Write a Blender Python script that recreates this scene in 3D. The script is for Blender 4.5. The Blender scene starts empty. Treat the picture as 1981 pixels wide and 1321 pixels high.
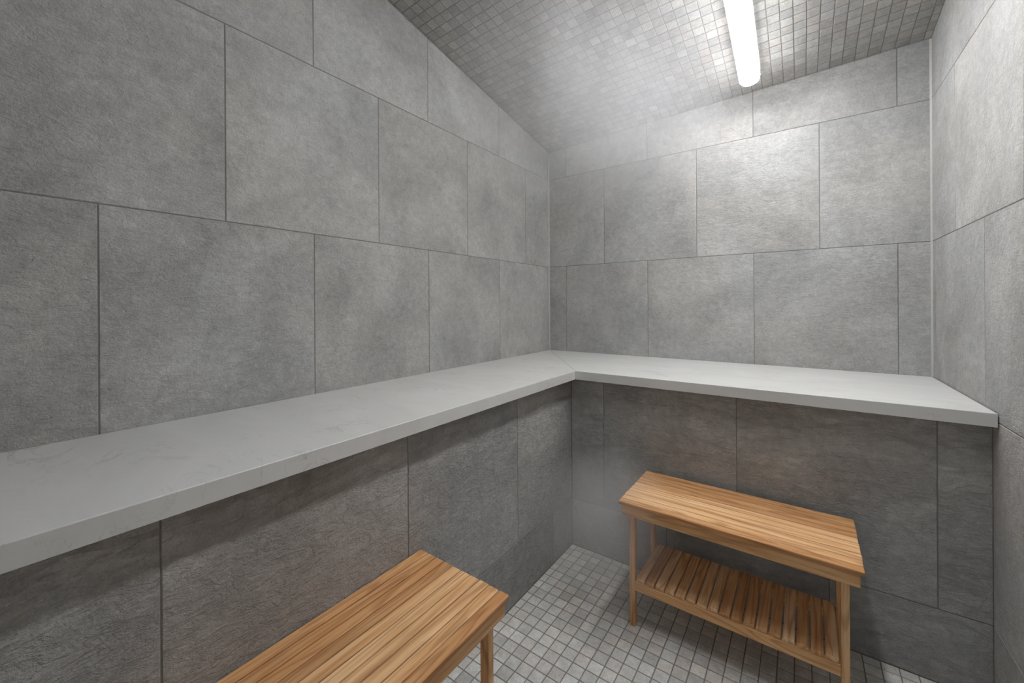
import bpy, bmesh, math, random
from mathutils import Matrix, Vector

random.seed(7)
C = bpy.context.scene.collection
sc = bpy.context.scene

# ---------------------------------------------------------------- dimensions (metres, floor at z = 0)
H = 1.1707            # camera height above the floor
W = 1.8691            # room width (left wall x = 0, right wall x = W); back wall y = 0
YF = -2.95            # wall behind the camera
TW = 0.5436           # wall tile width
A = 0.5020            # face of the bench base along the left wall
B = 0.6464            # face of the bench base along the back wall
GA = 0.5477           # bench front edge, left wing
GB = 0.6929           # bench front edge, back wing
ZB = H - 0.3156       # bench top
TH = 0.0397           # bench slab thickness
Z1 = H + 0.2559
ZROWS = [Z1 - 1.8, Z1 - 1.2, Z1 - 0.6, Z1, Z1 + 0.6, Z1 + 1.2, Z1 + 1.8]


def ceil_z(x, y):
    return H + 1.0428 + 0.0363 * x - 0.183 * y


CN = Vector((0.0363, -0.183, -1.0)).normalized()      # pointing down into the room


# ---------------------------------------------------------------- node helpers
def new_mat(name):
    m = bpy.data.materials.new(name)
    m.use_nodes = True
    nt = m.node_tree
    nt.nodes.clear()
    out = nt.nodes.new('ShaderNodeOutputMaterial')
    return m, nt, out


def N(nt, t, **kw):
    n = nt.nodes.new(t)
    for k, v in kw.items():
        setattr(n, k, v)
    return n


def link(nt, a, b):
    nt.links.new(a, b)


def math_node(nt, op, a, b=None, c=None, clamp=False):
    n = N(nt, 'ShaderNodeMath', operation=op)
    n.use_clamp = clamp
    for i, v in enumerate((a, b, c)):
        if v is None:
            continue
        if isinstance(v, (int, float)):
            n.inputs[i].default_value = v
        else:
            link(nt, v, n.inputs[i])
    return n.outputs[0]


def vmath(nt, op, a, b):
    n = N(nt, 'ShaderNodeVectorMath', operation=op)
    for i, v in enumerate((a, b)):
        if isinstance(v, (tuple, list)):
            n.inputs[i].default_value = v
        else:
            link(nt, v, n.inputs[i])
    return n.outputs[0]


def noise(nt, vec, scale, detail=4, rough=0.55, dist=0.0, dims='3D'):
    n = N(nt, 'ShaderNodeTexNoise', noise_dimensions=dims)
    n.inputs['Scale'].default_value = scale
    n.inputs['Detail'].default_value = detail
    n.inputs['Roughness'].default_value = rough
    n.inputs['Distortion'].default_value = dist
    link(nt, vec, n.inputs['Vector'])
    return n.outputs['Fac']


def ramp(nt, fac, stops):
    r = N(nt, 'ShaderNodeValToRGB')
    el = r.color_ramp.elements
    while len(el) < len(stops):
        el.new(0.5)
    for e, (p, c) in zip(el, stops):
        e.position = p
        e.color = (*c, 1) if len(c) == 3 else c
    link(nt, fac, r.inputs[0])
    return r.outputs[0]


def mixc(nt, fac, a, b, mode='MIX'):
    n = N(nt, 'ShaderNodeMix', data_type='RGBA', blend_type=mode)
    for s, v in ((n.inputs[0], fac), (n.inputs[6], a), (n.inputs[7], b)):
        if isinstance(v, (int, float)):
            s.default_value = v
        elif isinstance(v, tuple):
            s.default_value = (*v, 1)
        else:
            link(nt, v, s)
    return n.outputs[2]


def mapr(nt, v, a, b, c, d):
    n = N(nt, 'ShaderNodeMapRange')
    link(nt, v, n.inputs[0])
    for i, x in enumerate((a, b, c, d)):
        n.inputs[i + 1].default_value = x
    return n.outputs[0]


def tile_vec(nt, spread=9.0):
    geo = N(nt, 'ShaderNodeNewGeometry')
    at = N(nt, 'ShaderNodeAttribute', attribute_name='tile')
    off = vmath(nt, 'SCALE', at.outputs['Color'], (0, 0, 0))
    off.node.inputs[3].default_value = spread
    return vmath(nt, 'ADD', geo.outputs['Position'], off), at


def stone_material(name, base, bump=1.0, tone=0.06, cleft=1.0, mosaic=False):
    m, nt, out = new_mat(name)
    v, at = tile_vec(nt)
    sep = N(nt, 'ShaderNodeSeparateColor')
    link(nt, at.outputs['Color'], sep.inputs[0])
    # tone of the single tile
    t = mapr(nt, sep.outputs[0], 0, 1, 1 - tone, 1 + tone)
    cloud = mapr(nt, noise(nt, v, 3.2, 6, 0.62, 0.4), 0.3, 0.7, 0.74, 1.16)
    mott = mapr(nt, noise(nt, v, 38, 6, 0.72, 0.5), 0.25, 0.75, 0.78, 1.18)
    grain = mapr(nt, noise(nt, v, 210, 3, 0.75), 0.25, 0.75, 0.78, 1.20)
    f = math_node(nt, 'MULTIPLY', t, cloud)
    f = math_node(nt, 'MULTIPLY', f, mott)
    f = math_node(nt, 'MULTIPLY', f, grain)
    hue = noise(nt, vmath(nt, 'ADD', v, (5.1, 2.2, 7.3)), 1.7, 4, 0.6, 0.5)
    if mosaic:
        hue = math_node(nt, 'ADD', math_node(nt, 'MULTIPLY', hue, 0.3), math_node(nt, 'MULTIPLY', sep.outputs[1], 0.7))
    warm = (base[0] * 1.025, base[1] * 0.998, base[2] * 0.975)
    cool = (base[0] * 0.988, base[1] * 1.003, base[2] * 1.006)
    col = ramp(nt, hue, [(0.38, cool), (0.68, warm)])
    vm = vmath(nt, 'SCALE', col, (0, 0, 0))
    link(nt, f, vm.node.inputs[3])
    # cleft relief: low wavy ridges running along the tile, then pits, then grain
    sc_v = vmath(nt, 'MULTIPLY', v, (1.0, 1.0, 1.7))
    n1 = noise(nt, sc_v, 17, 7, 0.70, 0.8)
    n2 = noise(nt, v, 70, 5, 0.7, 0.3)
    n3 = noise(nt, v, 330, 1, 0.6)
    rv = vmath(nt, 'ADD', vmath(nt, 'MULTIPLY', v, (1.0, 1.0, 2.4)), (3.0, 8.0, 1.0))
    n4 = noise(nt, rv, 15, 6, 0.66, 0.5)
    crease = math_node(nt, 'MINIMUM', math_node(nt, 'ABSOLUTE', math_node(nt, 'SUBTRACT', n4, 0.5)), 0.06)
    h = math_node(nt, 'MULTIPLY', n1, 0.9 * cleft)
    h = math_node(nt, 'ADD', h, math_node(nt, 'MULTIPLY', crease, 3.2 * cleft))
    h = math_node(nt, 'ADD', h, math_node(nt, 'MULTIPLY', n2, 0.42))
    h = math_node(nt, 'ADD', h, math_node(nt, 'MULTIPLY', n3, 0.06))
    bp = N(nt, 'ShaderNodeBump')
    bp.inputs['Strength'].default_value = 1.0
    bp.inputs['Distance'].default_value = 0.0085 * bump
    link(nt, h, bp.inputs['Height'])
    p = N(nt, 'ShaderNodeBsdfPrincipled')
    link(nt, vm, p.inputs['Base Color'])
    p.inputs['Roughness'].default_value = 0.62
    p.inputs['Specular IOR Level'].default_value = 0.35
    link(nt, bp.outputs[0], p.inputs['Normal'])
    link(nt, p.outputs[0], out.inputs[0])
    return m


def plain(name, col, rough=0.6, metal=0.0, bump=0.0, bscale=200):
    m, nt, out = new_mat(name)
    geo = N(nt, 'ShaderNodeNewGeometry')
    n = noise(nt, geo.outputs['Position'], bscale, 3)
    f = mapr(nt, n, 0.2, 0.8, 0.93, 1.07)
    rgb = N(nt, 'ShaderNodeRGB')
    rgb.outputs[0].default_value = (*col, 1)
    vm = vmath(nt, 'SCALE', rgb.outputs[0], (0, 0, 0))
    link(nt, f, vm.node.inputs[3])
    p = N(nt, 'ShaderNodeBsdfPrincipled')
    link(nt, vm, p.inputs['Base Color'])
    p.inputs['Roughness'].default_value = rough
    p.inputs['Metallic'].default_value = metal
    if bump:
        b = N(nt, 'ShaderNodeBump')
        b.inputs['Distance'].default_value = bump
        link(nt, n, b.inputs['Height'])
        link(nt, b.outputs[0], p.inputs['Normal'])
    link(nt, p.outputs[0], out.inputs[0])
    return m


def marble_material():
    m, nt, out = new_mat('veined_quartz')
    geo = N(nt, 'ShaderNodeNewGeometry')
    v = geo.outputs['Position']
    rot = N(nt, 'ShaderNodeMapping')
    rot.inputs['Rotation'].default_value = (0.1, 0.15, 0.55)
    rot.inputs['Scale'].default_value = (1.0, 2.6, 1.6)
    link(nt, v, rot.inputs['Vector'])
    w = rot.outputs[0]

    def veins(scale, width, seedv, dist):
        n = noise(nt, vmath(nt, 'ADD', w, seedv), scale, 7, 0.62, dist)
        d = math_node(nt, 'ABSOLUTE', math_node(nt, 'SUBTRACT', n, 0.5))
        return mapr(nt, d, 0.0, width, 1.0, 0.0)
    mask = mapr(nt, noise(nt, vmath(nt, 'ADD', v, (3, 1, 4)), 3.3, 3), 0.5, 0.66, 0.0, 1.0)
    v1 = math_node(nt, 'MULTIPLY', veins(1.9, 0.011, (1, 2, 3), 1.1), mask)
    mask2 = mapr(nt, noise(nt, vmath(nt, 'ADD', v, (9, 5, 2)), 7, 3), 0.52, 0.66, 0.0, 1.0)
    v2 = math_node(nt, 'MULTIPLY', veins(5.0, 0.014, (7, 4, 1), 1.4), mask2)
    vein = math_node(nt, 'MAXIMUM', math_node(nt, 'MULTIPLY', v1, 0.55), math_node(nt, 'MULTIPLY', v2, 0.4), clamp=True)
    cloud = mapr(nt, noise(nt, w, 2.6, 6, 0.6, 0.8), 0.3, 0.7, 0.0, 1.0)
    col = mixc(nt, cloud, (0.61, 0.61, 0.60), (0.69, 0.69, 0.68))
    col = mixc(nt, vein, col, (0.30, 0.30, 0.29))
    p = N(nt, 'ShaderNodeBsdfPrincipled')
    link(nt, col, p.inputs['Base Color'])
    p.inputs['Roughness'].default_value = 0.38
    p.inputs['Specular IOR Level'].default_value = 0.5
    b = N(nt, 'ShaderNodeBump')
    b.inputs['Distance'].default_value = 0.0004
    link(nt, noise(nt, v, 60, 3), b.inputs['Height'])
    link(nt, b.outputs[0], p.inputs['Normal'])
    link(nt, p.outputs[0], out.inputs[0])
    return m


def wood_material(name='oiled_teak', axis=0, gain=1.0):
    """grain runs along the object's local axis; every board reads its own tone from the 'tile' attribute"""
    m, nt, out = new_mat(name)
    tc = N(nt, 'ShaderNodeTexCoord')
    at = N(nt, 'ShaderNodeAttribute', attribute_name='tile')
    off = vmath(nt, 'SCALE', at.outputs['Color'], (0, 0, 0))
    off.node.inputs[3].default_value = 11.0
    v = vmath(nt, 'ADD', tc.outputs['Object'], off)
    s = [26.0, 26.0, 26.0]
    s[axis] = 1.6
    vg = vmath(nt, 'MULTIPLY', v, tuple(s))
    s2 = [170.0, 170.0, 170.0]
    s2[axis] = 7.0
    vf = vmath(nt, 'MULTIPLY', v, tuple(s2))
    sep = N(nt, 'ShaderNodeSeparateColor')
    link(nt, at.outputs['Color'], sep.inputs[0])
    band = noise(nt, vg, 1.0, 4, 0.55, 1.6)
    # cathedral figure: rings of a slow field, squeezed into lines
    rings = math_node(nt, 'SINE', math_node(nt, 'MULTIPLY', noise(nt, vmath(nt, 'ADD', vmath(nt, 'MULTIPLY', vg, (0.5, 0.5, 0.5)), (4, 4, 4)), 1.0, 2, 0.45, 0.8), 62.0))
    rings = mapr(nt, rings, 0.2, 1.0, 0.0, 1.0)
    fine = noise(nt, vf, 1.0, 3, 0.65)
    col = ramp(nt, band, [(0.28, (0.62, 0.305, 0.130)), (0.45, (0.80, 0.465, 0.225)), (0.60, (0.89, 0.57, 0.315)), (0.78, (0.93, 0.66, 0.42))])
    col = mixc(nt, math_node(nt, 'MULTIPLY', rings, 0.5), col, (0.40, 0.19, 0.085))
    col = mixc(nt, mapr(nt, fine, 0.50, 0.78, 0.0, 0.5), col, (0.26, 0.13, 0.058))
    # tone of the single board: from pale honey to red brown
    bt = ramp(nt, sep.outputs[0], [(0.0, (0.66 * gain, 0.56 * gain, 0.46 * gain)), (0.3, (0.88 * gain, 0.80 * gain, 0.72 * gain)), (0.6, (0.98 * gain, 0.97 * gain, 0.95 * gain)), (1.0, (1.04 * gain, 1.10 * gain, 1.16 * gain))])
    col = mixc(nt, 1.0, col, bt, 'MULTIPLY')
    # an occasional knot
    kv = vmath(nt, 'MULTIPLY', v, tuple(5.0 if i != axis else 2.4 for i in range(3)))
    kn = mapr(nt, noise(nt, kv, 1.0, 2, 0.5, 0.6), 0.74, 0.80, 0.0, 0.55)
    col = mixc(nt, kn, col, (0.16, 0.085, 0.045))
    p = N(nt, 'ShaderNodeBsdfPrincipled')
    link(nt, col, p.inputs['Base Color'])
    p.inputs['Roughness'].default_value = 0.55
    p.inputs['Specular IOR Level'].default_value = 0.22
    b = N(nt, 'ShaderNodeBump')
    b.inputs['Distance'].default_value = 0.0012
    link(nt, math_node(nt, 'ADD', fine, band), b.inputs['Height'])
    link(nt, b.outputs[0], p.inputs['Normal'])
    link(nt, p.outputs[0], out.inputs[0])
    return m


def emission(name, col, strength):
    m, nt, out = new_mat(name)
    e = N(nt, 'ShaderNodeEmission')
    e.inputs[0].default_value = (*col, 1)
    e.inputs[1].default_value = strength
    link(nt, e.outputs[0], out.inputs[0])
    return m


def glass_material():
    m, nt, out = new_mat('clear_glass')
    t = N(nt, 'ShaderNodeBsdfTransparent')
    t.inputs[0].default_value = (0.93, 0.96, 0.95, 1)
    g = N(nt, 'ShaderNodeBsdfGlossy')
    g.inputs['Roughness'].default_value = 0.02
    fr = N(nt, 'ShaderNodeFresnel')
    fr.inputs[0].default_value = 1.45
    mx = N(nt, 'ShaderNodeMixShader')
    link(nt, fr.outputs[0], mx.inputs[0])
    link(nt, t.outputs[0], mx.inputs[1])
    link(nt, g.outputs[0], mx.inputs[2])
    link(nt, mx.outputs[0], out.inputs[0])
    return m


M = {
    'wall': stone_material('grey_stone_tile', (0.450, 0.448, 0.442), cleft=0.55, bump=0.85),
    'wall_rough': stone_material('grey_cleft_stone_tile', (0.450, 0.447, 0.440), cleft=1.0),
    'mosaic': stone_material('grey_stone_mosaic', (0.42, 0.412, 0.40), bump=0.35, tone=0.07, cleft=0.4, mosaic=True),
    'mosaic_floor': stone_material('pale_stone_mosaic', (0.70, 0.695, 0.68), bump=0.25, tone=0.08, cleft=0.3, mosaic=True),
    'grout': plain('grey_grout', (0.20, 0.192, 0.18), 0.9, bump=0.0006),
    'grout_mosaic': plain('brown_grey_grout', (0.24, 0.228, 0.21), 0.9, bump=0.0006),
    'caulk': plain('pale_grey_caulk', (0.45, 0.445, 0.43), 0.5),
    'quartz': marble_material(),
    'teak_x': wood_material('oiled_teak_along_x', 0),
    'teak_y': wood_material('oiled_teak_along_y', 1, 0.9),
    'teak_z': wood_material('oiled_teak_upright', 2, 0.9),
    'lens': emission('lit_diffuser', (1.0, 1.0, 1.0), 34.0),
    'glow': emission('glowing_housing', (1.0, 1.0, 1.0), 1.4),
    'housing': plain('white_plastic_housing', (0.75, 0.75, 0.75), 0.4),
    'glass': glass_material(),
    'clip': plain('stainless_clip', (0.6, 0.6, 0.6), 0.3, 1.0),
}


# ---------------------------------------------------------------- mesh helpers
def finish(name, bm, mats, parent=None, smooth=False):
    me = bpy.data.meshes.new(name)
    bmesh.ops.recalc_face_normals(bm, faces=bm.faces)
    bm.to_mesh(me)
    bm.free()
    for m in (mats if isinstance(mats, (list, tuple)) else [mats]):
        me.materials.append(m)
    if smooth:
        for p in me.polygons:
            p.use_smooth = True
    o = bpy.data.objects.new(name, me)
    C.objects.link(o)
    if parent:
        o.parent = parent
    return o


def paint(bm, faces, c=None):
    lay = bm.loops.layers.float_color.get('tile') or bm.loops.layers.float_color.new('tile')
    c = c or (random.random(), random.random(), random.random(), 1)
    for f in faces:
        for l in f.loops:
            l[lay] = c


def box(bm, lo, hi, bevel=0.0, seg=2, c=None, mi=0):
    lay = bm.loops.layers.float_color.get('tile') or bm.loops.layers.float_color.new('tile')
    before = set(bm.faces)
    cs = [bm.verts.new((x, y, z)) for x in (lo[0], hi[0]) for y in (lo[1], hi[1]) for z in (lo[2], hi[2])]
    fs = [bm.faces.new([cs[i] for i in q]) for q in ((0, 1, 3, 2), (4, 6, 7, 5), (0, 4, 5, 1), (2, 3, 7, 6), (0, 2, 6, 4), (1, 5, 7, 3))]
    if bevel:
        es = {e for f in fs for e in f.edges}
        bmesh.ops.bevel(bm, geom=list(es), offset=bevel, segments=seg, affect='EDGES', profile=0.5)
    new = [f for f in bm.faces if f not in before]
    for f in new:
        f.material_index = mi
    paint(bm, new, c)
    return new


def tag(o, label=None, cat=None, group=None, kind=None):
    if label:
        o['label'] = label
    if cat:
        o['category'] = cat
    if group:
        o['group'] = group
    if kind:
        o['kind'] = kind
    return o


def tiled(name, org, U, V, nrm, urange, rows, gap=0.0028, depth=0.0022, ch=0.0012, cut=True, mats=None, thick=0.08, backing=True, ext=0.03):
    """tiles with real grout joints; org + u*U + v*V is the tile face, nrm points into the room.
       rows = [(v0, v1, [joint positions])]"""
    org, U, V, nrm = Vector(org), Vector(U), Vector(V), Vector(nrm)
    bm = bmesh.new()
    lay = bm.loops.layers.float_color.new('tile')
    g = gap / 2

    def P(u, v, d):
        return org + U * u + V * v + nrm * d
    for v0, v1, js in rows:
        edges = [urange[0]] + sorted(j for j in js if urange[0] + 0.004 < j < urange[1] - 0.004) + [urange[1]]
        for a, b in zip(edges, edges[1:]):
            a_, b_ = a + g, b - g
            if b_ - a_ < 0.003:
                continue
            c0, c1 = v0 + g, v1 - g
            dj = random.uniform(-0.00025, 0.00025)
            low = [bm.verts.new(P(x, y, -depth)) for x, y in ((a_, c0), (b_, c0), (b_, c1), (a_, c1))]
            mid = [bm.verts.new(P(x, y, -ch + dj)) for x, y in ((a_, c0), (b_, c0), (b_, c1), (a_, c1))]
            top = [bm.verts.new(P(x, y, dj)) for x, y in ((a_ + ch, c0 + ch), (b_ - ch, c0 + ch), (b_ - ch, c1 - ch), (a_ + ch, c1 - ch))]
            fs = [bm.faces.new(top)]
            for i in range(4):
                k = (i + 1) % 4
                fs.append(bm.faces.new((low[i], low[k], mid[k], mid[i])))
                fs.append(bm.faces.new((mid[i], mid[k], top[k], top[i])))
            paint(bm, fs)
    if backing:
        vlo = min(r[0] for r in rows)
        vhi = max(r[1] for r in rows)
        q = [P(u, v, d) for d in (-0.0014, -thick) for u, v in ((urange[0] - ext, vlo - ext), (urange[1] + ext, vlo - ext), (urange[1] + ext, vhi + ext), (urange[0] - ext, vhi + ext))]
        vs = [bm.verts.new(p) for p in q]
        fs = [bm.faces.new([vs[i] for i in f]) for f in ((0, 1, 2, 3), (7, 6, 5, 4), (0, 4, 5, 1), (1, 5, 6, 2), (2, 6, 7, 3), (3, 7, 4, 0))]
        for f in fs:
            f.material_index = 1
        paint(bm, fs, (0.5, 0.5, 0.5, 1))
    if cut:
        bmesh.ops.bisect_plane(bm, geom=bm.verts[:] + bm.edges[:] + bm.faces[:], plane_co=Vector((0, 0, ceil_z(0, 0) + 0.012)), plane_no=-CN, clear_outer=True)
    me = bpy.data.meshes.new(name)
    bm.to_mesh(me)
    bm.free()
    for m in mats or (M['wall'], M['grout']):
        me.materials.append(m)
    # face directions: tile faces must look into the room
    o = bpy.data.objects.new(name, me)
    C.objects.link(o)
    tag(o, kind='structure')
    return o


def js(off, n0=-6, n1=9):
    return [off + i * TW for i in range(n0, n1)]


# ---------------------------------------------------------------- room shell
R0, R1, R2, R3, R4, R5, R6 = ZROWS
rows_for = lambda even, odd, lo=0.0, hi=R6: [(max(a, lo), min(b, hi), js(odd if i % 2 else even)) for i, (a, b) in enumerate(zip(ZROWS, ZROWS[1:])) if b > lo + 0.003 and a < hi - 0.003]
# index 0: R0-R1 (bottom strip), 1: R1-R2, 2: R2-R3 (just above the bench), 3: R3-R4, 4: R4-R5 (under the ceiling)
offL = 0.5618
tiled('wall_left', (0, 0, 0), (0, -1, 0), (0, 0, 1), (1, 0, 0), (0.0, -YF), rows_for(offL, offL + TW / 2))
tiled('wall_back', (0, 0, 0), (1, 0, 0), (0, 0, 1), (0, -1, 0), (0.0, W), rows_for(0.1322, 0.1322 + TW / 2))
tiled('wall_right', (W, 0, 0), (0, -1, 0), (0, 0, 1), (-1, 0, 0), (0.0, -YF), rows_for(0.5873, 0.3092))
DX0, DX1, DZ = 0.60, 1.80, 2.12       # unseen glazed entrance behind the camera, added to let fill light in
tiled('wall_front', (0, YF, 0), (1, 0, 0), (0, 0, 1), (0, 1, 0), (0.0, DX0), rows_for(0.2, 0.2 + TW / 2), ext=0.0)
tiled('wall_front', (0, YF, 0), (1, 0, 0), (0, 0, 1), (0, 1, 0), (DX1, W), rows_for(0.2, 0.2 + TW / 2), ext=0.0)
tiled('wall_front', (0, YF, 0), (1, 0, 0), (0, 0, 1), (0, 1, 0), (DX0, DX1), rows_for(0.2, 0.2 + TW / 2, lo=DZ), ext=0.0)
fill_door = bpy.data.objects.new('fill_door_1', None)  # made-up door that closes the added opening
C.objects.link(fill_door)
fill_door.location = ((DX0 + DX1) / 2, YF - 0.04, 0)
tag(fill_door, kind='structure')
DW = DX1 - DX0
for a, b in ((-DW / 2 + 0.003, DW / 2 - 0.353), (DW / 2 - 0.347, DW / 2 - 0.003)):
    bm = bmesh.new()
    box(bm, (a, -0.005, 0.008), (b, 0.005, DZ - 0.004), 0.001, 1)
    finish('fill_door_glass', bm, M['glass'], fill_door)
bm = bmesh.new()
box(bm, (DW / 2 - 0.42, 0.035, 0.95), (DW / 2 - 0.40, 0.055, 1.25), 0.006, 2)
for z in (1.0, 1.2):
    box(bm, (DW / 2 - 0.418, -0.006, z - 0.008), (DW / 2 - 0.402, 0.04, z + 0.008), 0.002, 1)
finish('fill_door_handle', bm, M['clip'], fill_door)
# the doorway is added to let in world light as fill
pd = bpy.data.lights.new('fill_portal', 'AREA')
pd.shape = 'RECTANGLE'
pd.size = DW
pd.size_y = DZ
pd.cycles.is_portal = True
po = bpy.data.objects.new('fill_portal', pd)
C.objects.link(po)
po.location = ((DX0 + DX1) / 2, YF - 0.1, DZ / 2)
po.rotation_euler = (math.radians(90), 0, 0)
# base of the bench: tiled faces below the slab
lowL = [(0, R1, js(offL + TW / 2)), (R1, ZB - TH, js(offL))]
tiled('wall_left_lower', (A, 0, 0), (0, -1, 0), (0, 0, 1), (1, 0, 0), (B, -YF), lowL, cut=False, ext=0.012, mats=(M['wall_rough'], M['grout']))
lowB = [(0, R1, js(0.404)), (R1, ZB - TH, js(0.6679))]
tiled('wall_back_lower', (0, -B, 0), (1, 0, 0), (0, 0, 1), (0, -1, 0), (A, W), lowB, cut=False, ext=0.012, mats=(M['wall_rough'], M['grout']))

PM = 0.0454
# floor mosaic
fx0, fy0 = 0.0, 0.0
def mosaic_rows(v_lo, v_hi, phase_v, joints):
    out = []
    k = math.floor((v_lo - phase_v) / PM)
    a = v_lo
    while a < v_hi - 1e-6:
        b = min(phase_v + (k + 1) * PM, v_hi)
        if b - a > 0.004:
            out.append((a, b, joints))
        a = b
        k += 1
    return out
FX, FY = 0.0, 0.0
tiled('floor', (0, 0, 0), (1, 0, 0), (0, -1, 0), (0, 0, 1), (A, W), mosaic_rows(B, -YF, 0.955, [0.531 + i * PM for i in range(-2, 40)]),
      gap=0.0032, depth=0.0015, ch=0.0008, cut=False, mats=(M['mosaic_floor'], M['grout_mosaic']))
# sloped ceiling mosaic
PM = 0.0447
Uc = Vector((1, 0, 0.0363))
Vc = Vector((0, -1, 0.183))
tiled('ceiling', (0, 0, ceil_z(0, 0)), Uc, Vc, CN, (0, W), mosaic_rows(0, -YF, 0.0070, [1.4861 + i * PM for i in range(-40, 12)]),
      gap=0.0030, depth=0.0015, ch=0.0008, cut=False, mats=(M['mosaic'], M['grout_mosaic']))

# caulk lines in the inner corners
def caulk(name, x, y, z0, z1, sx, sy, w=0.005):
    bm = bmesh.new()
    pts = [(x, y), (x + sx * w, y), (x, y + sy * w)]
    lo = [bm.verts.new((*p, z0)) for p in pts]
    hi = [bm.verts.new((*p, z1)) for p in pts]
    bm.faces.new(lo)
    bm.faces.new(hi[::-1])
    for i in range(3):
        k = (i + 1) % 3
        bm.faces.new((lo[i], lo[k], hi[k], hi[i]))
    tag(finish(name, bm, M['caulk']), kind='structure')
caulk('trim_1', 0, 0, ZB, ceil_z(0, 0), 1, -1, 0.004)
caulk('trim_2', W, 0, ZB, ceil_z(W, 0), -1, -1, 0.006)

# ---------------------------------------------------------------- quartz bench (two mitred slabs)
bench = bpy.data.objects.new('corner_bench', None)
C.objects.link(bench)
tag(bench, 'long L-shaped white veined stone bench top running along the left and back tiled walls', 'bench')


def slab(poly):
    bm = bmesh.new()
    lo = [bm.verts.new((x, y, ZB - TH)) for x, y in poly]
    hi = [bm.verts.new((x, y, ZB)) for x, y in poly]
    bm.faces.new(lo[::-1])
    bm.faces.new(hi)
    n = len(poly)
    for i in range(n):
        k = (i + 1) % n
        bm.faces.new((lo[i], lo[k], hi[k], hi[i]))
    bmesh.ops.recalc_face_normals(bm, faces=bm.faces)
    bmesh.ops.bevel(bm, geom=[e for e in bm.edges if abs(e.verts[0].co.z - e.verts[1].co.z) < 1e-6 and e.verts[0].co.z > ZB - 0.001], offset=0.0022, segments=3, affect='EDGES', profile=0.5)
    return bm
e = 0.0004
finish('bench_slab', slab([(0.0005, -0.001 - e), (GA - e, -GB - e), (GA - e, YF + 0.002), (0.0005, YF + 0.002)]), M['quartz'], bench)
finish('bench_slab', slab([(0.001 + e, -0.0005), (GA + e, -GB), (W - 0.003, -GB), (W - 0.003, -0.0005)]), M['quartz'], bench)

# ---------------------------------------------------------------- teak stools
L, D, HS = 0.680, 0.324, 0.455
TS = 0.012            # seat slat thickness
AH = 0.038            # apron height
LEG = 0.0195           # leg width along the stool
LD = 0.027             # leg depth


def slat_set(n, length, width, axis, z, gap, th, bev, wob=0.0):
    bm = bmesh.new()
    pitch = width / n
    for i in range(n):
        a = -width / 2 + i * pitch + gap / 2
        b = a + pitch - gap
        dz = random.uniform(-0.0004, 0.0004)
        dl = random.uniform(-wob, wob)
        if axis == 0:
            box(bm, (-length / 2 - dl, a, z + dz), (length / 2 + dl, b, z + th + dz), bev, 2)
        else:
            box(bm, (a, -length / 2 - dl, z + dz), (b, length / 2 + dl, z + th + dz), bev, 2)
    return bm


def make_stool(shelf=True):
    root = bpy.data.objects.new('teak_stool', None)
    C.objects.link(root)
    # seat: ten slats along the stool, the front one with a rounded nose
    finish('seat', slat_set(10, L, D, 0, HS - TS, 0.0024, TS, 0.0024, 0.0008), M['teak_x'], root)
    ax, ay = L / 2 - 0.009, D / 2 - 0.008
    za, zb = HS - TS - AH, HS - TS - 0.0003
    for s in (-1, 1):
        bm = bmesh.new()
        y = s * ay
        box(bm, (-ax, min(y, y - s * 0.019), za), (ax, max(y, y - s * 0.019), zb), 0.0025, 2, (0.55, random.random(), random.random(), 1))
        finish('apron', bm, M['teak_x'], root)
    lx = ax - 0.021
    ly = ay - 0.0195
    for s in (-1, 1):
        bm = bmesh.new()
        x = s * (lx - 0.005)
        box(bm, (min(x, x - s * 0.018), -ly + LD, za), (max(x, x - s * 0.018), ly - LD, zb), 0.002, 2, (0.4, random.random(), random.random(), 1))
        finish('side_apron', bm, M['teak_y'], root)
    for sx in (-1, 1):
        for sy in (-1, 1):
            bm = bmesh.new()
            x, y = sx * lx, sy * ly
            box(bm, (min(x, x - sx * LEG), min(y, y - sy * LD), 0.0), (max(x, x - sx * LEG), max(y, y - sy * LD), zb), 0.002, 2, (random.uniform(0.3, 0.7), random.random(), random.random(), 1))
            finish('leg', bm, M['teak_z'], root)
    if shelf:
        zr0, zr1 = 0.131, 0.164
        for s in (-1, 1):
            bm = bmesh.new()
            y = s * (ly - 0.002)
            box(bm, (-lx + LEG, min(y, y - s * 0.019), zr0), (lx - LEG, max(y, y - s * 0.019), zr1), 0.002, 2, (0.6, random.random(), random.random(), 1))
            finish('shelf_rail', bm, M['teak_x'], root)
        finish('shelf', slat_set(17, 2 * ly - 0.006, 2 * (lx - LEG) - 0.004, 1, zr1 + 0.0003, 0.0042, 0.013, 0.0030, 0.0008), M['teak_y'], root)
    return root


G = 'teak slatted stools'
stool = make_stool()
stool.location = (1.213, -0.838, 0)
stool.rotation_euler = (0, 0, math.radians(-0.5))
tag(stool, 'slatted teak stool with a lower shelf standing under the back bench', 'stool', G)


def copy_tree(o, parent=None):
    c = o.copy()
    C.objects.link(c)
    c.parent = parent
    for ch in list(o.children):
        copy_tree(ch, c)
    return c
left = copy_tree(stool)
left.location = (0.6665, -1.947, 0)
left.rotation_euler = (0, 0, math.radians(90))
tag(left, 'nearest slatted teak stool beside the left bench, cut off by the bottom edge', 'stool', G)

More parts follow.
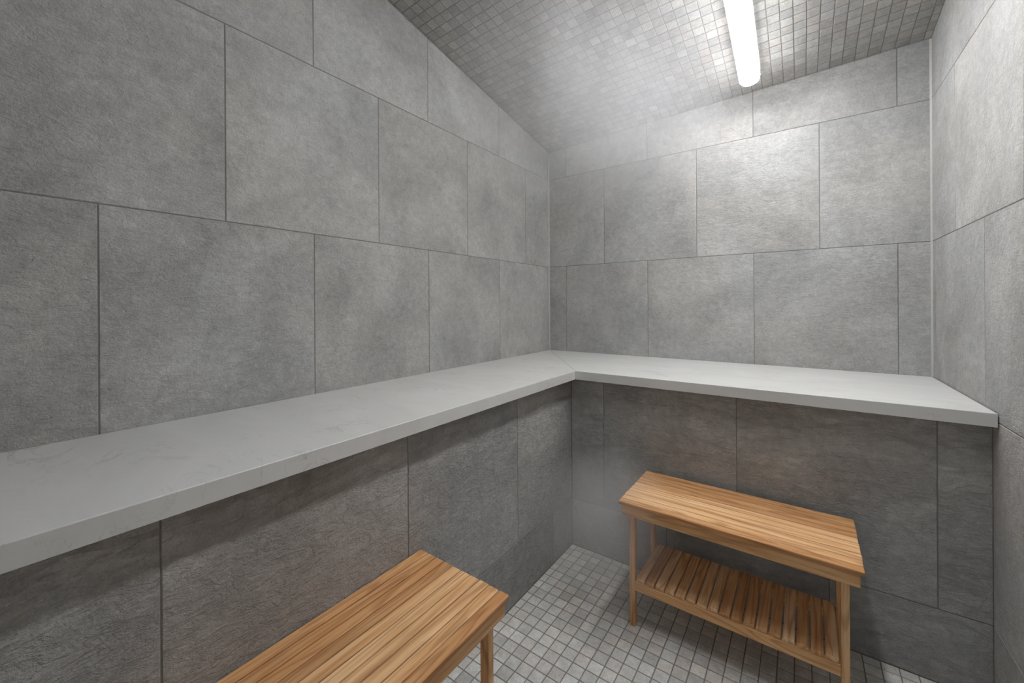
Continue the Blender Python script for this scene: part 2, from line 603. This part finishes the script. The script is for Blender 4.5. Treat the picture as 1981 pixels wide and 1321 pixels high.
# ---------------------------------------------------------------- sealed tube lamp under the ceiling
LX, LY0, LY1 = 1.2240, -0.147, -1.66
LW, LHT = 0.088, 0.075
lamp = bpy.data.objects.new('ceiling_lamp', None)
C.objects.link(lamp)
tag(lamp, 'long glowing sealed tube light with rounded end fixed under the mosaic ceiling', 'lamp')
ymid = (LY0 + LY1) / 2
Z = -CN
Y = Vector((0.004, -1, 0.183)).normalized()
Xv = Y.cross(Z).normalized()
Y = Z.cross(Xv).normalized()
lamp.matrix_world = Matrix.Translation((LX, ymid, ceil_z(LX, ymid))) @ Matrix((Xv, Y, Z)).transposed().to_4x4()
llen = (LY0 - LY1) / math.cos(math.atan(0.183))


def capsule(bm, length, width, z0, z1, top_round, mi=0, n=12):
    """stadium outline swept upward with a rounded lower rim"""
    def ring(w, z):
        r = w / 2
        yc = length / 2 - width / 2
        pts = []
        for s in (1, -1):
            for i in range(n + 1):
                a = math.pi * i / n
                pts.append((math.cos(a) * r * s, s * (yc + math.sin(a) * r), z))
        return [bm.verts.new(p) for p in pts]
    rings = [ring(width, z0)]
    hgt = z1 - z0
    for k in range(1, 7):
        t = k / 6 * math.pi / 2
        zz = z0 + hgt * (1 - top_round) + hgt * top_round * math.sin(t)
        ww = width - 2 * (width * 0.24) * (1 - math.cos(t)) * (1 if top_round else 0)
        rings.append(ring(ww, zz))
    for a, b in zip(rings, rings[1:]):
        m = len(a)
        for i in range(m):
            k = (i + 1) % m
            bm.faces.new((a[i], a[k], b[k], b[i]))
    bm.faces.new(rings[0][::-1])
    bm.faces.new(rings[-1])
bm = bmesh.new()
capsule(bm, llen, LW, -0.0005, -0.054, 0.0)
finish('housing', bm, M['glow'], lamp, False)
bm = bmesh.new()
capsule(bm, llen, LW - 0.002, -0.0542, -LHT, 0.8)
finish('diffuser', bm, M['lens'], lamp, True)
for yy in (-0.52, -0.25, 0, 0.25, 0.52):
    for s in (-1, 1):
        bm = bmesh.new()
        box(bm, (s * LW / 2 - 0.002, yy - 0.008, -0.060), (s * LW / 2 + 0.002, yy + 0.008, -0.040), 0.001, 1)
        finish('latch', bm, M['clip'], lamp)

# ---------------------------------------------------------------- steam
def steam(name, loc, rad, rot, density, nscale, lo, hi, label, seed, power=1.3, col=(0.82, 0.83, 0.875)):
    m, nt, out = new_mat('drifting_' + name)
    tc = N(nt, 'ShaderNodeTexCoord')
    ln = N(nt, 'ShaderNodeVectorMath', operation='LENGTH')
    link(nt, tc.outputs['Object'], ln.inputs[0])
    fall = mapr(nt, ln.outputs['Value'], 0.12, 0.95, 1.0, 0.0)
    fall = math_node(nt, 'POWER', fall, power)
    geo = N(nt, 'ShaderNodeNewGeometry')
    n = noise(nt, vmath(nt, 'ADD', vmath(nt, 'MULTIPLY', geo.outputs['Position'], (1.0, 1.0, 0.75)), seed), nscale, 2, 0.5, 0.7)
    n = mapr(nt, n, lo, hi, 0.0, 1.0)
    d = math_node(nt, 'MULTIPLY', math_node(nt, 'MULTIPLY', fall, n), density)
    v = N(nt, 'ShaderNodeVolumeScatter')
    v.inputs['Color'].default_value = (*col, 1)
    v.inputs['Anisotropy'].default_value = 0.1
    link(nt, d, v.inputs['Density'])
    link(nt, v.outputs[0], out.inputs['Volume'])
    m.cycles.volume_step_rate = 1.0
    bm = bmesh.new()
    bmesh.ops.create_icosphere(bm, subdivisions=3, radius=1.0)
    o = finish(name, bm, m)
    o.location = loc
    o.scale = rad
    o.rotation_euler = rot
    tag(o, label, 'steam', kind='stuff')
    return o
steam('steam', (0.68, -0.84, H + 0.80), (0.66, 0.82, 0.37), (math.radians(-10.4), 0, 0), 1.9, 2.2, 0.20, 0.66,
      'pale steam drifting under the sloped mosaic ceiling near the far corner', (1.3, 4.2, 0.7), 1.0)
steam('steam', (0.80, -0.95, 0.33), (0.30, 0.29, 0.32), (0, 0, 0), 5.0, 2.6, 0.1, 0.6,
      'thin grey steam hanging above the floor between the bench corner and the shelved stool', (7.3, 1.2, 2.7), 1.0)

# ---------------------------------------------------------------- camera
f, cx, cy, yaw, roll = 776.92, 994.667, 588.756, 0.6199, -0.0059
cam_d = bpy.data.cameras.new('camera')
cam = bpy.data.objects.new('camera', cam_d)
C.objects.link(cam)
fw = Vector((-math.sin(yaw), math.cos(yaw), 0))
r = Vector((math.cos(yaw), math.sin(yaw), 0))
up = Vector((0, 0, 1))
r2 = r * math.cos(roll) + up * math.sin(roll)
u2 = -r * math.sin(roll) + up * math.cos(roll)
cam.matrix_world = Matrix.Translation((1.4159, -2.4039, H)) @ Matrix((r2, u2, -fw)).transposed().to_4x4()
cam_d.sensor_fit = 'HORIZONTAL'
cam_d.sensor_width = 36
cam_d.lens = f / 1981 * 36
cam_d.shift_x = -(cx - 990.5) / 1981
cam_d.shift_y = (cy - 660.5) / 1981
cam_d.clip_start = 0.02
sc.camera = cam

# ---------------------------------------------------------------- world and view
w = bpy.data.worlds.new('world')
w.use_nodes = True
w.node_tree.nodes['Background'].inputs[0].default_value = (1.0, 1.0, 1.0, 1)
w.node_tree.nodes['Background'].inputs[1].default_value = 0.32  # even white fill, enters through the added entrance
sc.world = w
sc.view_settings.view_transform = 'Standard'
sc.view_settings.look = 'None'
sc.view_settings.exposure = 0.78
sc.view_settings.gamma = 1
sc.view_settings.use_curve_mapping = False
sc.cycles.use_denoising = True
sc.cycles.max_bounces = 8
sc.cycles.diffuse_bounces = 5
sc.cycles.volume_bounces = 1
sc.cycles.caustics_reflective = False
